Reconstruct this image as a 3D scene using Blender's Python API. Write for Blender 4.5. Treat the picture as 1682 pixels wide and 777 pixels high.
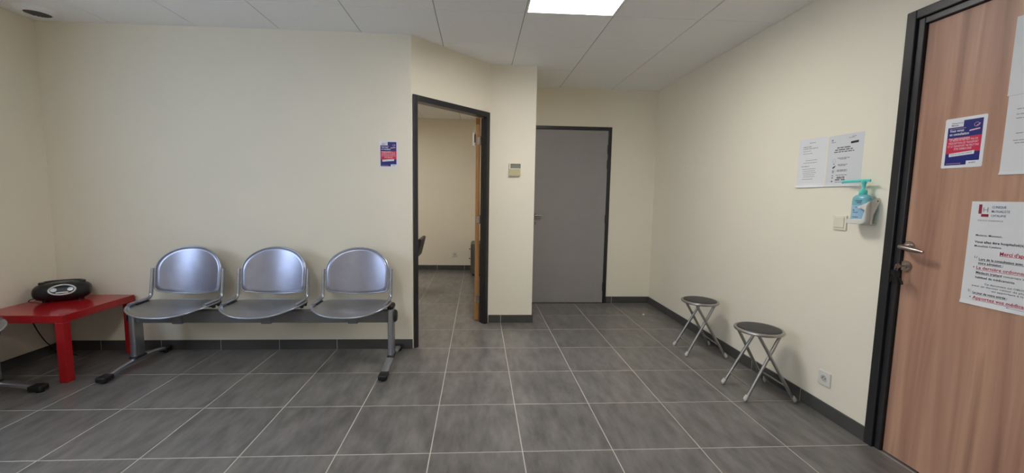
import bpy, bmesh, math, random
from mathutils import Vector, Matrix

for o in list(bpy.data.objects):
    bpy.data.objects.remove(o, do_unlink=True)
scene = bpy.context.scene
COL = scene.collection
random.seed(7)

# ------------------------------------------------------------------ camera
CAM_H, YAW, PITCH, ROLL = 1.2626, 0.0543, 0.0935, 0.0152
F_PX, CX, CY, W_PX, H_PX = 662.89, 821.21, 382.42, 1682.0, 777.0
fwd = Vector((math.sin(YAW) * math.cos(PITCH), math.cos(YAW) * math.cos(PITCH), -math.sin(PITCH)))
right = Vector((math.cos(YAW), -math.sin(YAW), 0))
up = right.cross(fwd)
r2 = right * math.cos(ROLL) + up * math.sin(ROLL)
u2 = -right * math.sin(ROLL) + up * math.cos(ROLL)
cam_data = bpy.data.cameras.new('camera')
cam = bpy.data.objects.new('camera', cam_data)
COL.objects.link(cam)
cam.matrix_world = Matrix(((r2.x, u2.x, -fwd.x, 0), (r2.y, u2.y, -fwd.y, 0), (r2.z, u2.z, -fwd.z, CAM_H), (0, 0, 0, 1)))
cam_data.sensor_fit = 'HORIZONTAL'
cam_data.sensor_width = 36.0
cam_data.lens = F_PX / W_PX * 36.0
cam_data.shift_x = (W_PX / 2 - CX) / W_PX
cam_data.shift_y = (CY - H_PX / 2) / W_PX
cam_data.clip_start = 0.02
scene.camera = cam

# ------------------------------------------------------------------ light and exposure
world = bpy.data.worlds.new('daylight')
scene.world = world
world.use_nodes = True
bg = world.node_tree.nodes['Background']
bg.inputs['Color'].default_value = (0.60, 0.76, 1.0, 1)
bg.inputs['Strength'].default_value = 9.5
LAMP_STRENGTH = 30.0
LAMP_COLOR = (1.0, 0.975, 0.93, 1)
# window opening in the left wall, out of view on the viewer's left
WIN_Y0, WIN_Y1, WIN_Z0, WIN_Z1, REAR_Y, XL = 0.25, 1.70, 0.95, 2.15, -1.6, -3.236
pd = bpy.data.lights.new('window_portal', 'AREA')
pd.shape = 'RECTANGLE'
pd.size = WIN_Y1 - WIN_Y0
pd.size_y = WIN_Z1 - WIN_Z0
pd.cycles.is_portal = True
po = bpy.data.objects.new('window_portal', pd)
po.location = (XL - 0.06, (WIN_Y0 + WIN_Y1) / 2, (WIN_Z0 + WIN_Z1) / 2)
po.rotation_euler = (math.radians(90), 0, math.radians(-90))
COL.objects.link(po)
vs = scene.view_settings
vs.view_transform = 'Standard'
vs.look = 'None'
vs.gamma = 1
vs.use_curve_mapping = False
vs.exposure = -0.12
scene.cycles.max_bounces = 14
scene.cycles.diffuse_bounces = 10

# ------------------------------------------------------------------ materials
def lin(c):
    return tuple(((v / 255) / 12.92 if v / 255 <= 0.04045 else (((v / 255) + 0.055) / 1.055) ** 2.4) for v in c)

MATS = {}
def mat(name, rgb, rough=0.5, metal=0.0, var=0.0, vscale=8.0, stretch=(1, 1, 1), bump=0.0, bscale=120.0, per_object=False,
        spec=0.5, coat=0.0, transmission=0.0, alpha=1.0, rvar=0.0, emit=None):
    m = bpy.data.materials.new(name)
    m.use_nodes = True
    nt = m.node_tree
    b = nt.nodes['Principled BSDF']
    c = lin(rgb)
    b.inputs['Base Color'].default_value = (*c, 1)
    b.inputs['Roughness'].default_value = rough
    b.inputs['Metallic'].default_value = metal
    b.inputs['Specular IOR Level'].default_value = spec
    b.inputs['Coat Weight'].default_value = coat
    b.inputs['Transmission Weight'].default_value = transmission
    b.inputs['Alpha'].default_value = alpha
    if emit:
        b.inputs['Emission Color'].default_value = emit[0]
        b.inputs['Emission Strength'].default_value = emit[1]
    tc = nt.nodes.new('ShaderNodeTexCoord')
    mp = nt.nodes.new('ShaderNodeMapping')
    mp.inputs['Scale'].default_value = stretch
    nt.links.new(tc.outputs['Object'], mp.inputs['Vector'])
    vec = mp.outputs['Vector']
    if per_object:
        oi = nt.nodes.new('ShaderNodeObjectInfo')
        mul = nt.nodes.new('ShaderNodeVectorMath'); mul.operation = 'SCALE'
        comb = nt.nodes.new('ShaderNodeCombineXYZ')
        for k in range(3):
            nt.links.new(oi.outputs['Random'], comb.inputs[k])
        mul.inputs['Scale'].default_value = 37.0
        nt.links.new(comb.outputs[0], mul.inputs[0])
        add = nt.nodes.new('ShaderNodeVectorMath'); add.operation = 'ADD'
        nt.links.new(vec, add.inputs[0]); nt.links.new(mul.outputs[0], add.inputs[1])
        vec = add.outputs[0]
    if var > 0:
        n = nt.nodes.new('ShaderNodeTexNoise')
        n.inputs['Scale'].default_value = vscale
        n.inputs['Detail'].default_value = 5
        n.inputs['Roughness'].default_value = 0.6
        nt.links.new(vec, n.inputs['Vector'])
        rmp = nt.nodes.new('ShaderNodeValToRGB')
        rmp.color_ramp.elements[0].position = 0.3
        rmp.color_ramp.elements[1].position = 0.7
        rmp.color_ramp.elements[0].color = (*[v * (1 - var) for v in c], 1)
        rmp.color_ramp.elements[1].color = (*[min(1, v * (1 + var)) for v in c], 1)
        nt.links.new(n.outputs['Fac'], rmp.inputs['Fac'])
        nt.links.new(rmp.outputs['Color'], b.inputs['Base Color'])
        if rvar > 0:
            mr = nt.nodes.new('ShaderNodeMapRange')
            mr.inputs['To Min'].default_value = max(0.02, rough - rvar)
            mr.inputs['To Max'].default_value = min(1, rough + rvar)
            nt.links.new(n.outputs['Fac'], mr.inputs['Value'])
            nt.links.new(mr.outputs['Result'], b.inputs['Roughness'])
    if bump > 0:
        n2 = nt.nodes.new('ShaderNodeTexNoise')
        n2.inputs['Scale'].default_value = bscale
        n2.inputs['Detail'].default_value = 3
        nt.links.new(vec, n2.inputs['Vector'])
        bp = nt.nodes.new('ShaderNodeBump')
        bp.inputs['Strength'].default_value = bump
        bp.inputs['Distance'].default_value = 0.002
        nt.links.new(n2.outputs['Fac'], bp.inputs['Height'])
        nt.links.new(bp.outputs['Normal'], b.inputs['Normal'])
    MATS[name] = m
    return m

def wood_mat(name, stops, scale=2.2, stretch=(6, 0.28, 1), rough=0.42):
    m = bpy.data.materials.new(name)
    m.use_nodes = True
    nt = m.node_tree
    b = nt.nodes['Principled BSDF']
    b.inputs['Roughness'].default_value = rough
    b.inputs['Specular IOR Level'].default_value = 0.35
    tc = nt.nodes.new('ShaderNodeTexCoord')
    mp = nt.nodes.new('ShaderNodeMapping')
    mp.inputs['Scale'].default_value = stretch
    nt.links.new(tc.outputs['Object'], mp.inputs['Vector'])
    n = nt.nodes.new('ShaderNodeTexNoise')
    n.inputs['Scale'].default_value = scale
    n.inputs['Detail'].default_value = 5
    n.inputs['Roughness'].default_value = 0.5
    n.inputs['Distortion'].default_value = 0.6
    nt.links.new(mp.outputs['Vector'], n.inputs['Vector'])
    rmp = nt.nodes.new('ShaderNodeValToRGB')
    els = rmp.color_ramp.elements
    while len(els) < len(stops):
        els.new(0.5)
    for e, (p, c) in zip(els, stops):
        e.position = p
        e.color = (*lin(c), 1)
    nt.links.new(n.outputs['Fac'], rmp.inputs['Fac'])
    nt.links.new(rmp.outputs['Color'], b.inputs['Base Color'])
    MATS[name] = m
    return m

mat('wall_paint', (237, 230, 213), 0.75, var=0.012, vscale=3, bump=0.10, bscale=220, spec=0.25)
mat('ceiling_board', (246, 246, 246), 0.9, var=0.02, vscale=60, bump=0.12, bscale=300, spec=0.1)
mat('ceiling_gap', (150, 149, 147), 0.8)
mat('floor_tile', (108, 105, 103), 0.30, var=0.34, vscale=6.5, stretch=(2.6, 0.8, 1), bump=0.05, bscale=60, per_object=True, spec=0.5)
mat('skirting_tile', (74, 73, 72), 0.4, var=0.10, vscale=6, per_object=True, spec=0.4)
mat('grout', (192, 188, 180), 0.9, var=0.05, vscale=30, spec=0.1)
mat('frame_black', (38, 38, 41), 0.32, var=0.06, vscale=20, bump=0.08, bscale=40, spec=0.5)
mat('gap_black', (12, 12, 12), 0.8)
mat('grey_door', (150, 147, 147), 0.5, var=0.03, vscale=5, spec=0.35)
mat('door_edge_wood', (166, 120, 72), 0.5, var=0.12, vscale=9, stretch=(4, 4, .5))
mat('door_face_pale', (190, 140, 84), 0.5, var=0.1, vscale=9, stretch=(4, 4, .5))
wood_mat('walnut_laminate', [(0.25, (132, 97, 82)), (0.42, (168, 127, 107)), (0.53, (181, 140, 119)), (0.64, (194, 154, 129)), (0.78, (150, 111, 94))])
mat('silver_paint', (172, 174, 182), 0.28, metal=0.85, var=0.03, vscale=40)
mat('silver_sky_tint', (162, 164, 182), 0.30, metal=0.85, var=0.05, vscale=14, bump=0.08, bscale=45)  # blue tint puts more of the window reflection into the backrest colour
mat('seat_sheet', (158, 157, 155), 0.34, metal=0.8, var=0.05, vscale=14, bump=0.05, bscale=45)
mat('beam_grey', (128, 128, 132), 0.42, metal=0.5, var=0.04, vscale=9)
mat('black_plastic', (26, 26, 27), 0.42, var=0.1, vscale=30)
mat('red_lacquer', (168, 30, 34), 0.14, var=0.04, vscale=6, spec=0.5)
mat('radio_black', (24, 23, 25), 0.34, var=0.1, vscale=25)
mat('radio_grille', (18, 18, 19), 0.65, var=0.2, vscale=220)
mat('radio_silver', (205, 205, 205), 0.3, metal=0.4, var=0.03, vscale=30)
mat('radio_display', (52, 56, 56), 0.15, var=0.05, vscale=40)
mat('white_plastic', (222, 220, 212), 0.4, var=0.015, vscale=20)
mat('cream_plastic', (226, 219, 200), 0.45, var=0.02, vscale=20)
mat('dark_cream_plastic', (196, 186, 146), 0.45, var=0.02, vscale=20)
mat('lcd', (138, 142, 130), 0.25, var=0.04, vscale=60)
mat('dark_hole', (60, 56, 52), 0.8, var=0.1, vscale=30)
mat('vent_grey', (110, 108, 106), 0.7, var=0.05, vscale=40)
mat('paper', (226, 226, 228), 0.75, var=0.012, vscale=10, spec=0.15)
mat('sleeve', (216, 217, 220), 0.35, var=0.012, vscale=10, spec=0.4)
mat('ink_black', (48, 46, 52), 0.8, var=0.05, vscale=60)
mat('ink_grey', (150, 150, 158), 0.8, var=0.05, vscale=60)
mat('ink_red', (190, 62, 84), 0.8, var=0.05, vscale=60)
mat('ink_logo_red', (150, 30, 62), 0.8, var=0.05, vscale=60)
mat('ink_slate', (96, 104, 128), 0.8, var=0.05, vscale=60)
mat('print_blue', (22, 32, 118), 0.35, var=0.03, vscale=10)
mat('print_red', (206, 40, 76), 0.35, var=0.03, vscale=10)
mat('print_white', (232, 232, 236), 0.4, var=0.01, vscale=10)
mat('print_pink', (240, 196, 208), 0.4, var=0.01, vscale=10)
mat('gel_teal', (128, 200, 212), 0.22, var=0.03, vscale=12, transmission=0.25)
mat('cap_teal', (92, 204, 196), 0.35, var=0.03, vscale=12)
mat('label_blue', (150, 190, 214), 0.4, var=0.03, vscale=20)
mat('nickel', (176, 166, 160), 0.26, metal=0.95, var=0.04, vscale=30)
mat('key_dark', (44, 42, 40), 0.4, metal=0.5, var=0.08, vscale=60)
mat('stool_tube', (168, 166, 164), 0.3, metal=0.85, var=0.03, vscale=40)
mat('stool_pad', (54, 52, 54), 0.55, var=0.08, vscale=60, bump=0.1, bscale=300)
mat('stool_foot', (196, 194, 190), 0.5, var=0.03, vscale=30)
mat('cabinet_grey', (96, 94, 92), 0.45, var=0.03, vscale=10)
mat('socket_shade', (196, 192, 186), 0.5, var=0.02, vscale=20)
mat('ink_mid', (112, 112, 120), 0.8, var=0.05, vscale=60)
mat('cable_black', (22, 22, 22), 0.5, var=0.1, vscale=20)
mat('crumb', (226, 224, 220), 0.7, var=0.03, vscale=200)
mat('troffer_white', (236, 236, 234), 0.4, var=0.01, vscale=10)
mat('window_frame', (230, 230, 230), 0.4, var=0.01, vscale=10)
mat('lamp_diffuser', (255, 255, 255), 0.5, var=0.01, vscale=4, emit=(LAMP_COLOR, LAMP_STRENGTH))

# thin clear pane
gm = bpy.data.materials.new('clear_pane')
gm.use_nodes = True
nt = gm.node_tree
for n in list(nt.nodes):
    if n.type != 'OUTPUT_MATERIAL':
        nt.nodes.remove(n)
tr = nt.nodes.new('ShaderNodeBsdfTransparent')
gl = nt.nodes.new('ShaderNodeBsdfGlossy'); gl.inputs['Roughness'].default_value = 0.05
mx = nt.nodes.new('ShaderNodeMixShader'); mx.inputs[0].default_value = 0.06
nt.links.new(tr.outputs[0], mx.inputs[1]); nt.links.new(gl.outputs[0], mx.inputs[2])
nt.links.new(mx.outputs[0], [n for n in nt.nodes if n.type == 'OUTPUT_MATERIAL'][0].inputs['Surface'])
MATS['clear_pane'] = gm

# ------------------------------------------------------------------ mesh helpers
def new_bm():
    return bmesh.new()

def link(o, parent=None):
    COL.objects.link(o)
    if parent is not None:
        o.parent = parent
    return o

def obj(name, bm, material, parent=None, smooth=False, angle=None):
    me = bpy.data.meshes.new(name)
    bmesh.ops.recalc_face_normals(bm, faces=bm.faces)
    bm.to_mesh(me)
    bm.free()
    me.materials.append(MATS[material])
    if smooth:
        for p in me.polygons:
            p.use_smooth = True
        if angle is not None:
            me.set_sharp_from_angle(angle=math.radians(angle))
    o = bpy.data.objects.new(name, me)
    return link(o, parent)

def tag(o, label, cat, group=None, kind=None):
    o['label'] = label
    o['category'] = cat
    if group:
        o['group'] = group
    if kind:
        o['kind'] = kind
    return o

def empty(name, loc=(0, 0, 0), rotz=0.0, matrix=None):
    o = bpy.data.objects.new(name, None)
    o.empty_display_size = 0.05
    if matrix is not None:
        o.matrix_world = matrix
    else:
        o.location = loc
        o.rotation_euler = (0, 0, rotz)
    return link(o)

def box(bm, x0, x1, y0, y1, z0, z1, bevel=0.0, seg=2):
    vs_ = [bm.verts.new(p) for p in ((x0, y0, z0), (x1, y0, z0), (x1, y1, z0), (x0, y1, z0), (x0, y0, z1), (x1, y0, z1), (x1, y1, z1), (x0, y1, z1))]
    fs = [bm.faces.new([vs_[i] for i in f]) for f in ((3, 2, 1, 0), (4, 5, 6, 7), (0, 1, 5, 4), (1, 2, 6, 5), (2, 3, 7, 6), (3, 0, 4, 7))]
    if bevel > 0:
        es = list({e for f in fs for e in f.edges})
        bmesh.ops.bevel(bm, geom=es, offset=bevel, segments=seg, profile=0.5, affect='EDGES')
    return bm

def bbox(*a, **k):
    return box(new_bm(), *a, **k)

def prism(bm, pts, z0, z1, bevel=0.0):
    """pts: footprint in xy"""
    lo = [bm.verts.new((p[0], p[1], z0)) for p in pts]
    hi = [bm.verts.new((p[0], p[1], z1)) for p in pts]
    n = len(pts)
    fs = [bm.faces.new(lo[::-1]), bm.faces.new(hi)]
    for i in range(n):
        fs.append(bm.faces.new((lo[i], lo[(i + 1) % n], hi[(i + 1) % n], hi[i])))
    if bevel > 0:
        bmesh.ops.bevel(bm, geom=list(fs[1].edges), offset=bevel, segments=2, profile=0.5, affect='EDGES')
    return bm

def lathe(bm, prof, seg=32, axis='z', origin=(0, 0, 0), cap=True, loop=False):
    """prof: list of (r, h). closes ends when r==0"""
    rings = []
    for r, h in prof:
        ring = []
        if r < 1e-6:
            ring = [bm.verts.new((0, 0, h))]
        else:
            for i in range(seg):
                a = 2 * math.pi * i / seg
                ring.append(bm.verts.new((r * math.cos(a), r * math.sin(a), h)))
        rings.append(ring)
    newv = [v for ring in rings for v in ring]
    for a, b in zip(rings[:-1], rings[1:]):
        if len(a) == 1 and len(b) == 1:
            continue
        for i in range(seg):
            j = (i + 1) % seg
            if len(a) == 1:
                bm.faces.new((a[0], b[i], b[j]))
            elif len(b) == 1:
                bm.faces.new((a[i], b[0], a[j]))
            else:
                bm.faces.new((a[i], b[i], b[j], a[j]))
    if cap and not loop:
        if len(rings[0]) > 1:
            bm.faces.new(rings[0])
        if len(rings[-1]) > 1:
            bm.faces.new(rings[-1])
    if loop:
        a, b = rings[-1], rings[0]
        for i in range(seg):
            j = (i + 1) % seg
            bm.faces.new((a[i], b[i], b[j], a[j]))
    for v in newv:
        x, y, z = v.co
        if axis == 'x':
            v.co = (z, x, y)
        elif axis == 'y':
            v.co = (x, z, y)
        v.co += Vector(origin)
    return bm

def tube(bm, pts, r, seg=10, closed=False, flat=None):
    """round tube along pts; flat=(a,b): elliptical radii"""
    pts = [Vector(p) for p in pts]
    n = len(pts)
    rings = []
    prev_n = None
    for i in range(n):
        if closed:
            t = (pts[(i + 1) % n] - pts[(i - 1) % n]).normalized()
        else:
            t = (pts[min(i + 1, n - 1)] - pts[max(i - 1, 0)]).normalized()
        if prev_n is None:
            ref = Vector((0, 0, 1)) if abs(t.z) < 0.9 else Vector((0, 1, 0))
            nn = (ref - t * ref.dot(t)).normalized()
        else:
            nn = (prev_n - t * prev_n.dot(t)).normalized()
        prev_n = nn
        bb = t.cross(nn)
        ra, rb = flat if flat else ((r[i], r[i]) if isinstance(r, (list, tuple)) else (r, r))
        rings.append([bm.verts.new(pts[i] + nn * (ra * math.cos(2 * math.pi * k / seg)) + bb * (rb * math.sin(2 * math.pi * k / seg))) for k in range(seg)])
    m = n if closed else n - 1
    for i in range(m):
        a, b = rings[i], rings[(i + 1) % n]
        for k in range(seg):
            bm.faces.new((a[k], a[(k + 1) % seg], b[(k + 1) % seg], b[k]))
    if not closed:
        bm.faces.new(rings[0][::-1])
        bm.faces.new(rings[-1])
    return bm

def smooth_path(ctrl, n=6):
    """Catmull-Rom through control points"""
    P = [Vector(p) for p in ctrl]
    P = [P[0] * 2 - P[1]] + P + [P[-1] * 2 - P[-2]]
    out = []
    for i in range(1, len(P) - 2):
        for k in range(n):
            t = k / n
            a, b, c, d = P[i - 1], P[i], P[i + 1], P[i + 2]
            out.append(0.5 * ((2 * b) + (c - a) * t + (2 * a - 5 * b + 4 * c - d) * t * t + (3 * b - a - 3 * c + d) * t ** 3))
    out.append(P[-2])
    return out

def frame_right(y, z, x):      # on a wall facing -x: local x = image right (-y), local y = up, local z = out of the wall
    return Matrix(((0, 0, -1, x), (-1, 0, 0, y), (0, 1, 0, z), (0, 0, 0, 1)))

def frame_back(x, z, y):       # on a wall facing -y
    return Matrix(((1, 0, 0, x), (0, 0, -1, y), (0, 1, 0, z), (0, 0, 0, 1)))

def copy_tree(o, parent=None):
    c = o.copy()
    COL.objects.link(c)
    c.parent = parent
    for ch in list(o.children):
        copy_tree(ch, c)
    return c

# ------------------------------------------------------------------ setting: plan
H = 2.474
XR = 2.045
T = 0.4535
TX0, TY0 = -2.0371, 1.8791
WT = 0.07
A = Vector((XL, 3.239)); B = Vector((-0.5295, 3.239)); Cc = Vector((0.1056, 3.905)); D = Vector((0.54, 3.905)); E_ = Vector((0.54, 4.639)); G = Vector((XR, 4.639))
YIN = 6.722           # far wall of the room behind the open door

# floor: a grout bed with single tiles on it
fl = obj('floor', bbox(XL - 0.15, XR + 0.15, REAR_Y - 0.2, YIN + 0.15, -0.06, -0.0008), 'grout')
tag(fl, 'dark grey square tiled floor with pale grout lines', 'floor', kind='structure')
tile_cache = {}
def tile_mesh(w, d, name, th, material, bev):
    key = (round(w, 4), round(d, 4), name)
    if key not in tile_cache:
        bm = new_bm()
        prism(bm, ((-w / 2, -d / 2), (w / 2, -d / 2), (w / 2, d / 2), (-w / 2, d / 2)), -th, 0, bev)
        bmesh.ops.recalc_face_normals(bm, faces=bm.faces)
        me = bpy.data.meshes.new(name)
        bm.to_mesh(me); bm.free()
        me.materials.append(MATS[material])
        tile_cache[key] = me
    return tile_cache[key]

GR = 0.0050
c0 = math.floor((XL - TX0) / T); c1 = math.ceil((XR + 0.09 - TX0) / T)
q0 = math.floor((REAR_Y - TY0) / T); q1 = math.ceil((YIN - TY0) / T)
for q in range(q0, q1):
    for c in range(c0, c1):
        x0 = max(TX0 + c * T + GR / 2, XL); x1 = min(TX0 + (c + 1) * T - GR / 2, XR + 0.09)
        y0 = max(TY0 + q * T + GR / 2, REAR_Y); y1 = min(TY0 + (q + 1) * T - GR / 2, YIN)
        if x1 - x0 < 0.01 or y1 - y0 < 0.01:
            continue
        if y0 > 4.75 and (x0 > 0.6 or x1 < -2.6):
            continue                      # behind walls on every side
        if y0 > 3.35 and x1 < -2.6:
            continue
        o = bpy.data.objects.new('tile', tile_mesh(x1 - x0, y1 - y0, 'floor_tile', 0.009, 'floor_tile', 0.0008))
        o.location = ((x0 + x1) / 2, (y0 + y1) / 2, 0)
        link(o, fl)

# ceiling: backing slab and 60 cm boards
ce = obj('ceiling', bbox(XL - 0.15, XR + 0.15, REAR_Y - 0.2, YIN + 0.15, H + 0.10, H + 0.16), 'ceiling_gap')
tag(ce, 'suspended ceiling of pale grey square boards', 'ceiling', kind='structure')
KX, KY, KT = -1.5006, 2.8033, 0.6
LIGHT_CELLS = {(3, -1), (0, -5)}      # (column, row); the last is an unseen lamp added for fill
INNER_FILL_LIGHTS = ((0, 3),)  # unseen lamp added to brighten the room beyond the doorway
cells = []
for q in range(math.floor((REAR_Y - KY) / KT), math.ceil((YIN - KY) / KT)):
    for c in range(math.floor((XL - KX) / KT), math.ceil((XR - KX) / KT)):
        x0 = max(KX + c * KT, XL); x1 = min(KX + (c + 1) * KT, XR)
        y0 = max(KY + q * KT, REAR_Y); y1 = min(KY + (q + 1) * KT, YIN)
        if x1 - x0 < 0.01 or y1 - y0 < 0.01:
            continue
        if (c, q) in LIGHT_CELLS or (c, q) in INNER_FILL_LIGHTS:
            continue
        if y0 > 4.75 and x0 > 0.6:
            continue
        g = 0.005
        o = bpy.data.objects.new('ceiling_board', tile_mesh(x1 - x0 - g, y1 - y0 - g, 'ceiling_board', 0.015, 'ceiling_board', 0.0025))
        o.location = ((x0 + x1) / 2, (y0 + y1) / 2, H)
        o.rotation_euler = (math.pi, 0, 0)
        link(o, ce)
# thin T-bars hidden in the joints
for c in range(-3, 7):
    x = KX + c * KT
    if XL < x < XR:
        bm = new_bm()
        box(bm, x - 0.008, x + 0.008, REAR_Y, YIN, H + 0.004, H + 0.016)
        obj('grid_bar', bm, 'ceiling_gap', ce)
for q in range(-8, 7):
    y = KY + q * KT
    if REAR_Y < y < YIN:
        bm = new_bm()
        box(bm, XL, XR, y - 0.008, y + 0.008, H + 0.0045, H + 0.0165)
        obj('grid_bar', bm, 'ceiling_gap', ce)

# walls
def offset_path(pts, t):
    out = []
    n = len(pts)
    for i in range(n):
        dirs = []
        if i > 0: dirs.append((pts[i] - pts[i - 1]).normalized())
        if i < n - 1: dirs.append((pts[i + 1] - pts[i]).normalized())
        nr = [Vector((-d.y, d.x)) for d in dirs]
        if len(nr) == 1:
            out.append(pts[i] + nr[0] * t)
        else:
            m = (nr[0] + nr[1]).normalized()
            out.append(pts[i] + m * (t / m.dot(nr[0])))
    return out

def wall(name, p0, p1, q0, q1, label, holes=(), z1=H + 0.02):
    """vertical slab: front face p0-p1, back face q0-q1, holes (s0, s1, top) from the floor or (s0,s1,zlo,zhi)"""
    bm = new_bm()
    L = (p1 - p0).length
    d = (p1 - p0) / L
    nrm = Vector((-d.y, d.x))
    if (q0 - p0).dot(nrm) < 0:
        nrm = -nrm
    th = abs((q0 - p0).dot(nrm))
    def fp(s):
        return p0 + d * s
    def bp(s):
        if s <= 1e-6: return q0
        if s >= L - 1e-6: return q1
        return fp(s) + nrm * th
    cuts = [0.0]
    for h in holes:
        cuts += [h[0], h[1]]
    cuts.append(L)
    for i in range(len(cuts) - 1):
        s0, s1 = cuts[i], cuts[i + 1]
        if s1 - s0 < 1e-5:
            continue
        foot = [fp(s0), fp(s1), bp(s1), bp(s0)]
        if i % 2 == 0:
            prism(bm, foot, 0, z1)
        else:
            h = holes[i // 2]
            if len(h) == 3:
                prism(bm, foot, h[2], z1)
            else:
                prism(bm, foot, 0, h[2]); prism(bm, foot, h[3], z1)
    o = obj(name, bm, 'wall_paint')
    return tag(o, label, 'wall', kind='structure')

path = [A, B, Cc, D, E_, G]
off = offset_path(path, WT)
diag_len = (Cc - B).length
DS0, DS1, DTOP = 0.014, 0.902, 2.032      # diagonal door frame outer limits along the diagonal wall
wall('wall_back', A, B, off[0], off[1], 'long cream wall behind the row of metal seats')
wall('wall_diagonal', B, Cc, off[1], off[2], 'short slanted cream wall around the open doorway', holes=[(DS0 + 0.02, DS1 - 0.02, DTOP - 0.02)])
wall('wall_pillar', Cc, D, off[2], off[3], 'narrow cream wall between the open doorway and the grey door')
wall('wall_return', D, E_, off[3], off[4], 'side of the cream pillar next to the grey door')
GX0, GX1, GTOP = 0.585, 1.520, 2.052      # grey door frame
wall('wall_alcove', E_, G, off[4], off[5], 'cream wall around the closed grey door', holes=[(GX0 + 0.02 - E_.x, GX1 - 0.02 - E_.x, GTOP - 0.02)])
DY1, DY0, WTOP = 1.905, 0.86, 2.150       # wooden door frame (y from far to near)
wall('wall_right', Vector((XR, 4.739)), Vector((XR, REAR_Y - 0.1)), Vector((XR + 0.12, 4.739)), Vector((XR + 0.12, REAR_Y - 0.1)),
     'cream right wall with the wooden door and stools', holes=[(4.739 - DY1 + 0.02, 4.739 - DY0 - 0.02, WTOP - 0.02)])
wall('wall_left', Vector((XL, REAR_Y - 0.1)), Vector((XL, YIN)), Vector((XL - 0.1, REAR_Y - 0.1)), Vector((XL - 0.1, YIN)), 'cream left wall beside the red table',
     holes=[(WIN_Y0 - REAR_Y + 0.1, WIN_Y1 - REAR_Y + 0.1, WIN_Z0, WIN_Z1)])
wall('wall_rear', Vector((XR, REAR_Y)), Vector((XL, REAR_Y)), Vector((XR, REAR_Y - 0.1)), Vector((XL, REAR_Y - 0.1)), 'plain cream wall behind the viewer')
wall('wall_inner_back', Vector((XL, YIN)), Vector((XR, YIN)), Vector((XL, YIN + 0.1)), Vector((XR, YIN + 0.1)), 'far cream wall seen through the open doorway')
wall('wall_inner_right', Vector((0.66, YIN)), Vector((0.66, 4.74)), Vector((0.76, YIN)), Vector((0.76, 4.74)), 'side wall of the room behind the open doorway')

# window
wn = empty('window_1', (XL - 0.03, (WIN_Y0 + WIN_Y1) / 2, WIN_Z0), math.radians(-90))
tag(wn, 'white framed window in the left wall, out of view', 'window', kind='structure')
hw = (WIN_Y1 - WIN_Y0) / 2; hh = WIN_Z1 - WIN_Z0
for (a, b, c, d) in ((-hw, hw, 0, 0.05), (-hw, hw, hh - 0.05, hh), (-hw, -hw + 0.05, 0.05, hh - 0.05), (hw - 0.05, hw, 0.05, hh - 0.05), (-0.03, 0.03, 0.05, hh - 0.05)):
    obj('window_frame', bbox(a, b, -0.02, 0.03, c, d), 'window_frame', wn)
for (a, b) in ((-hw + 0.05, -0.03), (0.03, hw - 0.05)):
    obj('pane', bbox(a, b, 0, 0.004, 0.05, hh - 0.05), 'clear_pane', wn)

# ------------------------------------------------------------------ tiled baseboards
BH, BT = 0.079, 0.011
def baseboard(name, p0, p1, label, grid_axis=None, cuts=None):
    """p0->p1 along the wall face, room on the right-hand side of the direction"""
    d = (p1 - p0); L = d.length; d = d / L
    nr = Vector((d.y, -d.x))           # towards the room
    ang = math.atan2(d.y, d.x)
    root = obj(name, bbox(0, L, -BT * 0.75, 0, 0, BH - 0.0015), 'grout')
    root.location = (p0.x, p0.y, 0); root.rotation_euler = (0, 0, ang)
    tag(root, label, 'baseboard', kind='structure')
    ss = [0.0]
    if cuts is None:
        cuts = []
        if grid_axis == 'x':
            for c in range(-10, 20):
                s = (TX0 + c * T - p0.x) / d.x
                cuts.append(s)
        elif grid_axis == 'y':
            for c in range(-20, 20):
                s = (TY0 + c * T - p0.y) / d.y
                cuts.append(s)
    ss += sorted(s for s in cuts if 0.008 < s < L - 0.008) + [L]
    for a, b in zip(ss[:-1], ss[1:]):
        g0 = GR / 2 if a > 0 else 0.0
        g1 = GR / 2 if b < L else 0.0
        o = obj('baseboard_tile', bbox(a + g0, b - g1, -BT, -0.001, 0.0012, BH, bevel=0.0012, seg=1), 'skirting_tile', root)
    return root
dd = (Cc - B).normalized()
baseboard('baseboard_back', Vector((XL + BT, 3.239)), Vector((B.x + 0.004, 3.239)), 'dark tile skirting under the row of metal seats', 'x')
baseboard('baseboard_pillar', Vector((Cc.x + 0.004, Cc.y)), Vector((D.x + BT, D.y)), 'dark tile skirting at the foot of the cream pillar', 'x')
baseboard('baseboard_return', D + Vector((0, 0.0)), E_ - Vector((0, 0.012)), 'dark tile skirting on the side of the pillar', 'y')
baseboard('baseboard_alcove', Vector((GX1 + 0.002, 4.639)), Vector((XR - BT, 4.639)), 'dark tile skirting right of the grey door', 'x')
baseboard('baseboard_right', Vector((XR, 4.639)), Vector((XR, DY1 + 0.002)), 'dark tile skirting behind the two stools', 'y')
baseboard('baseboard_left', Vector((XL, REAR_Y)), Vector((XL, 3.239)), 'dark tile skirting behind the red table on the left wall', 'y')
baseboard('baseboard_inner', Vector((XL, YIN)), Vector((0.66, YIN)), 'dark tile skirting on the far wall through the doorway', 'x')

# ------------------------------------------------------------------ doors
def hinge(bm, x, y, z0, z1, r=0.009):
    lathe(bm, [(0, z0 - 0.006), (r * .7, z0 - 0.006), (r, z0), (r, z1), (r * .7, z1 + 0.006), (0, z1 + 0.006)], 12, origin=(x, y, 0))

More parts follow.
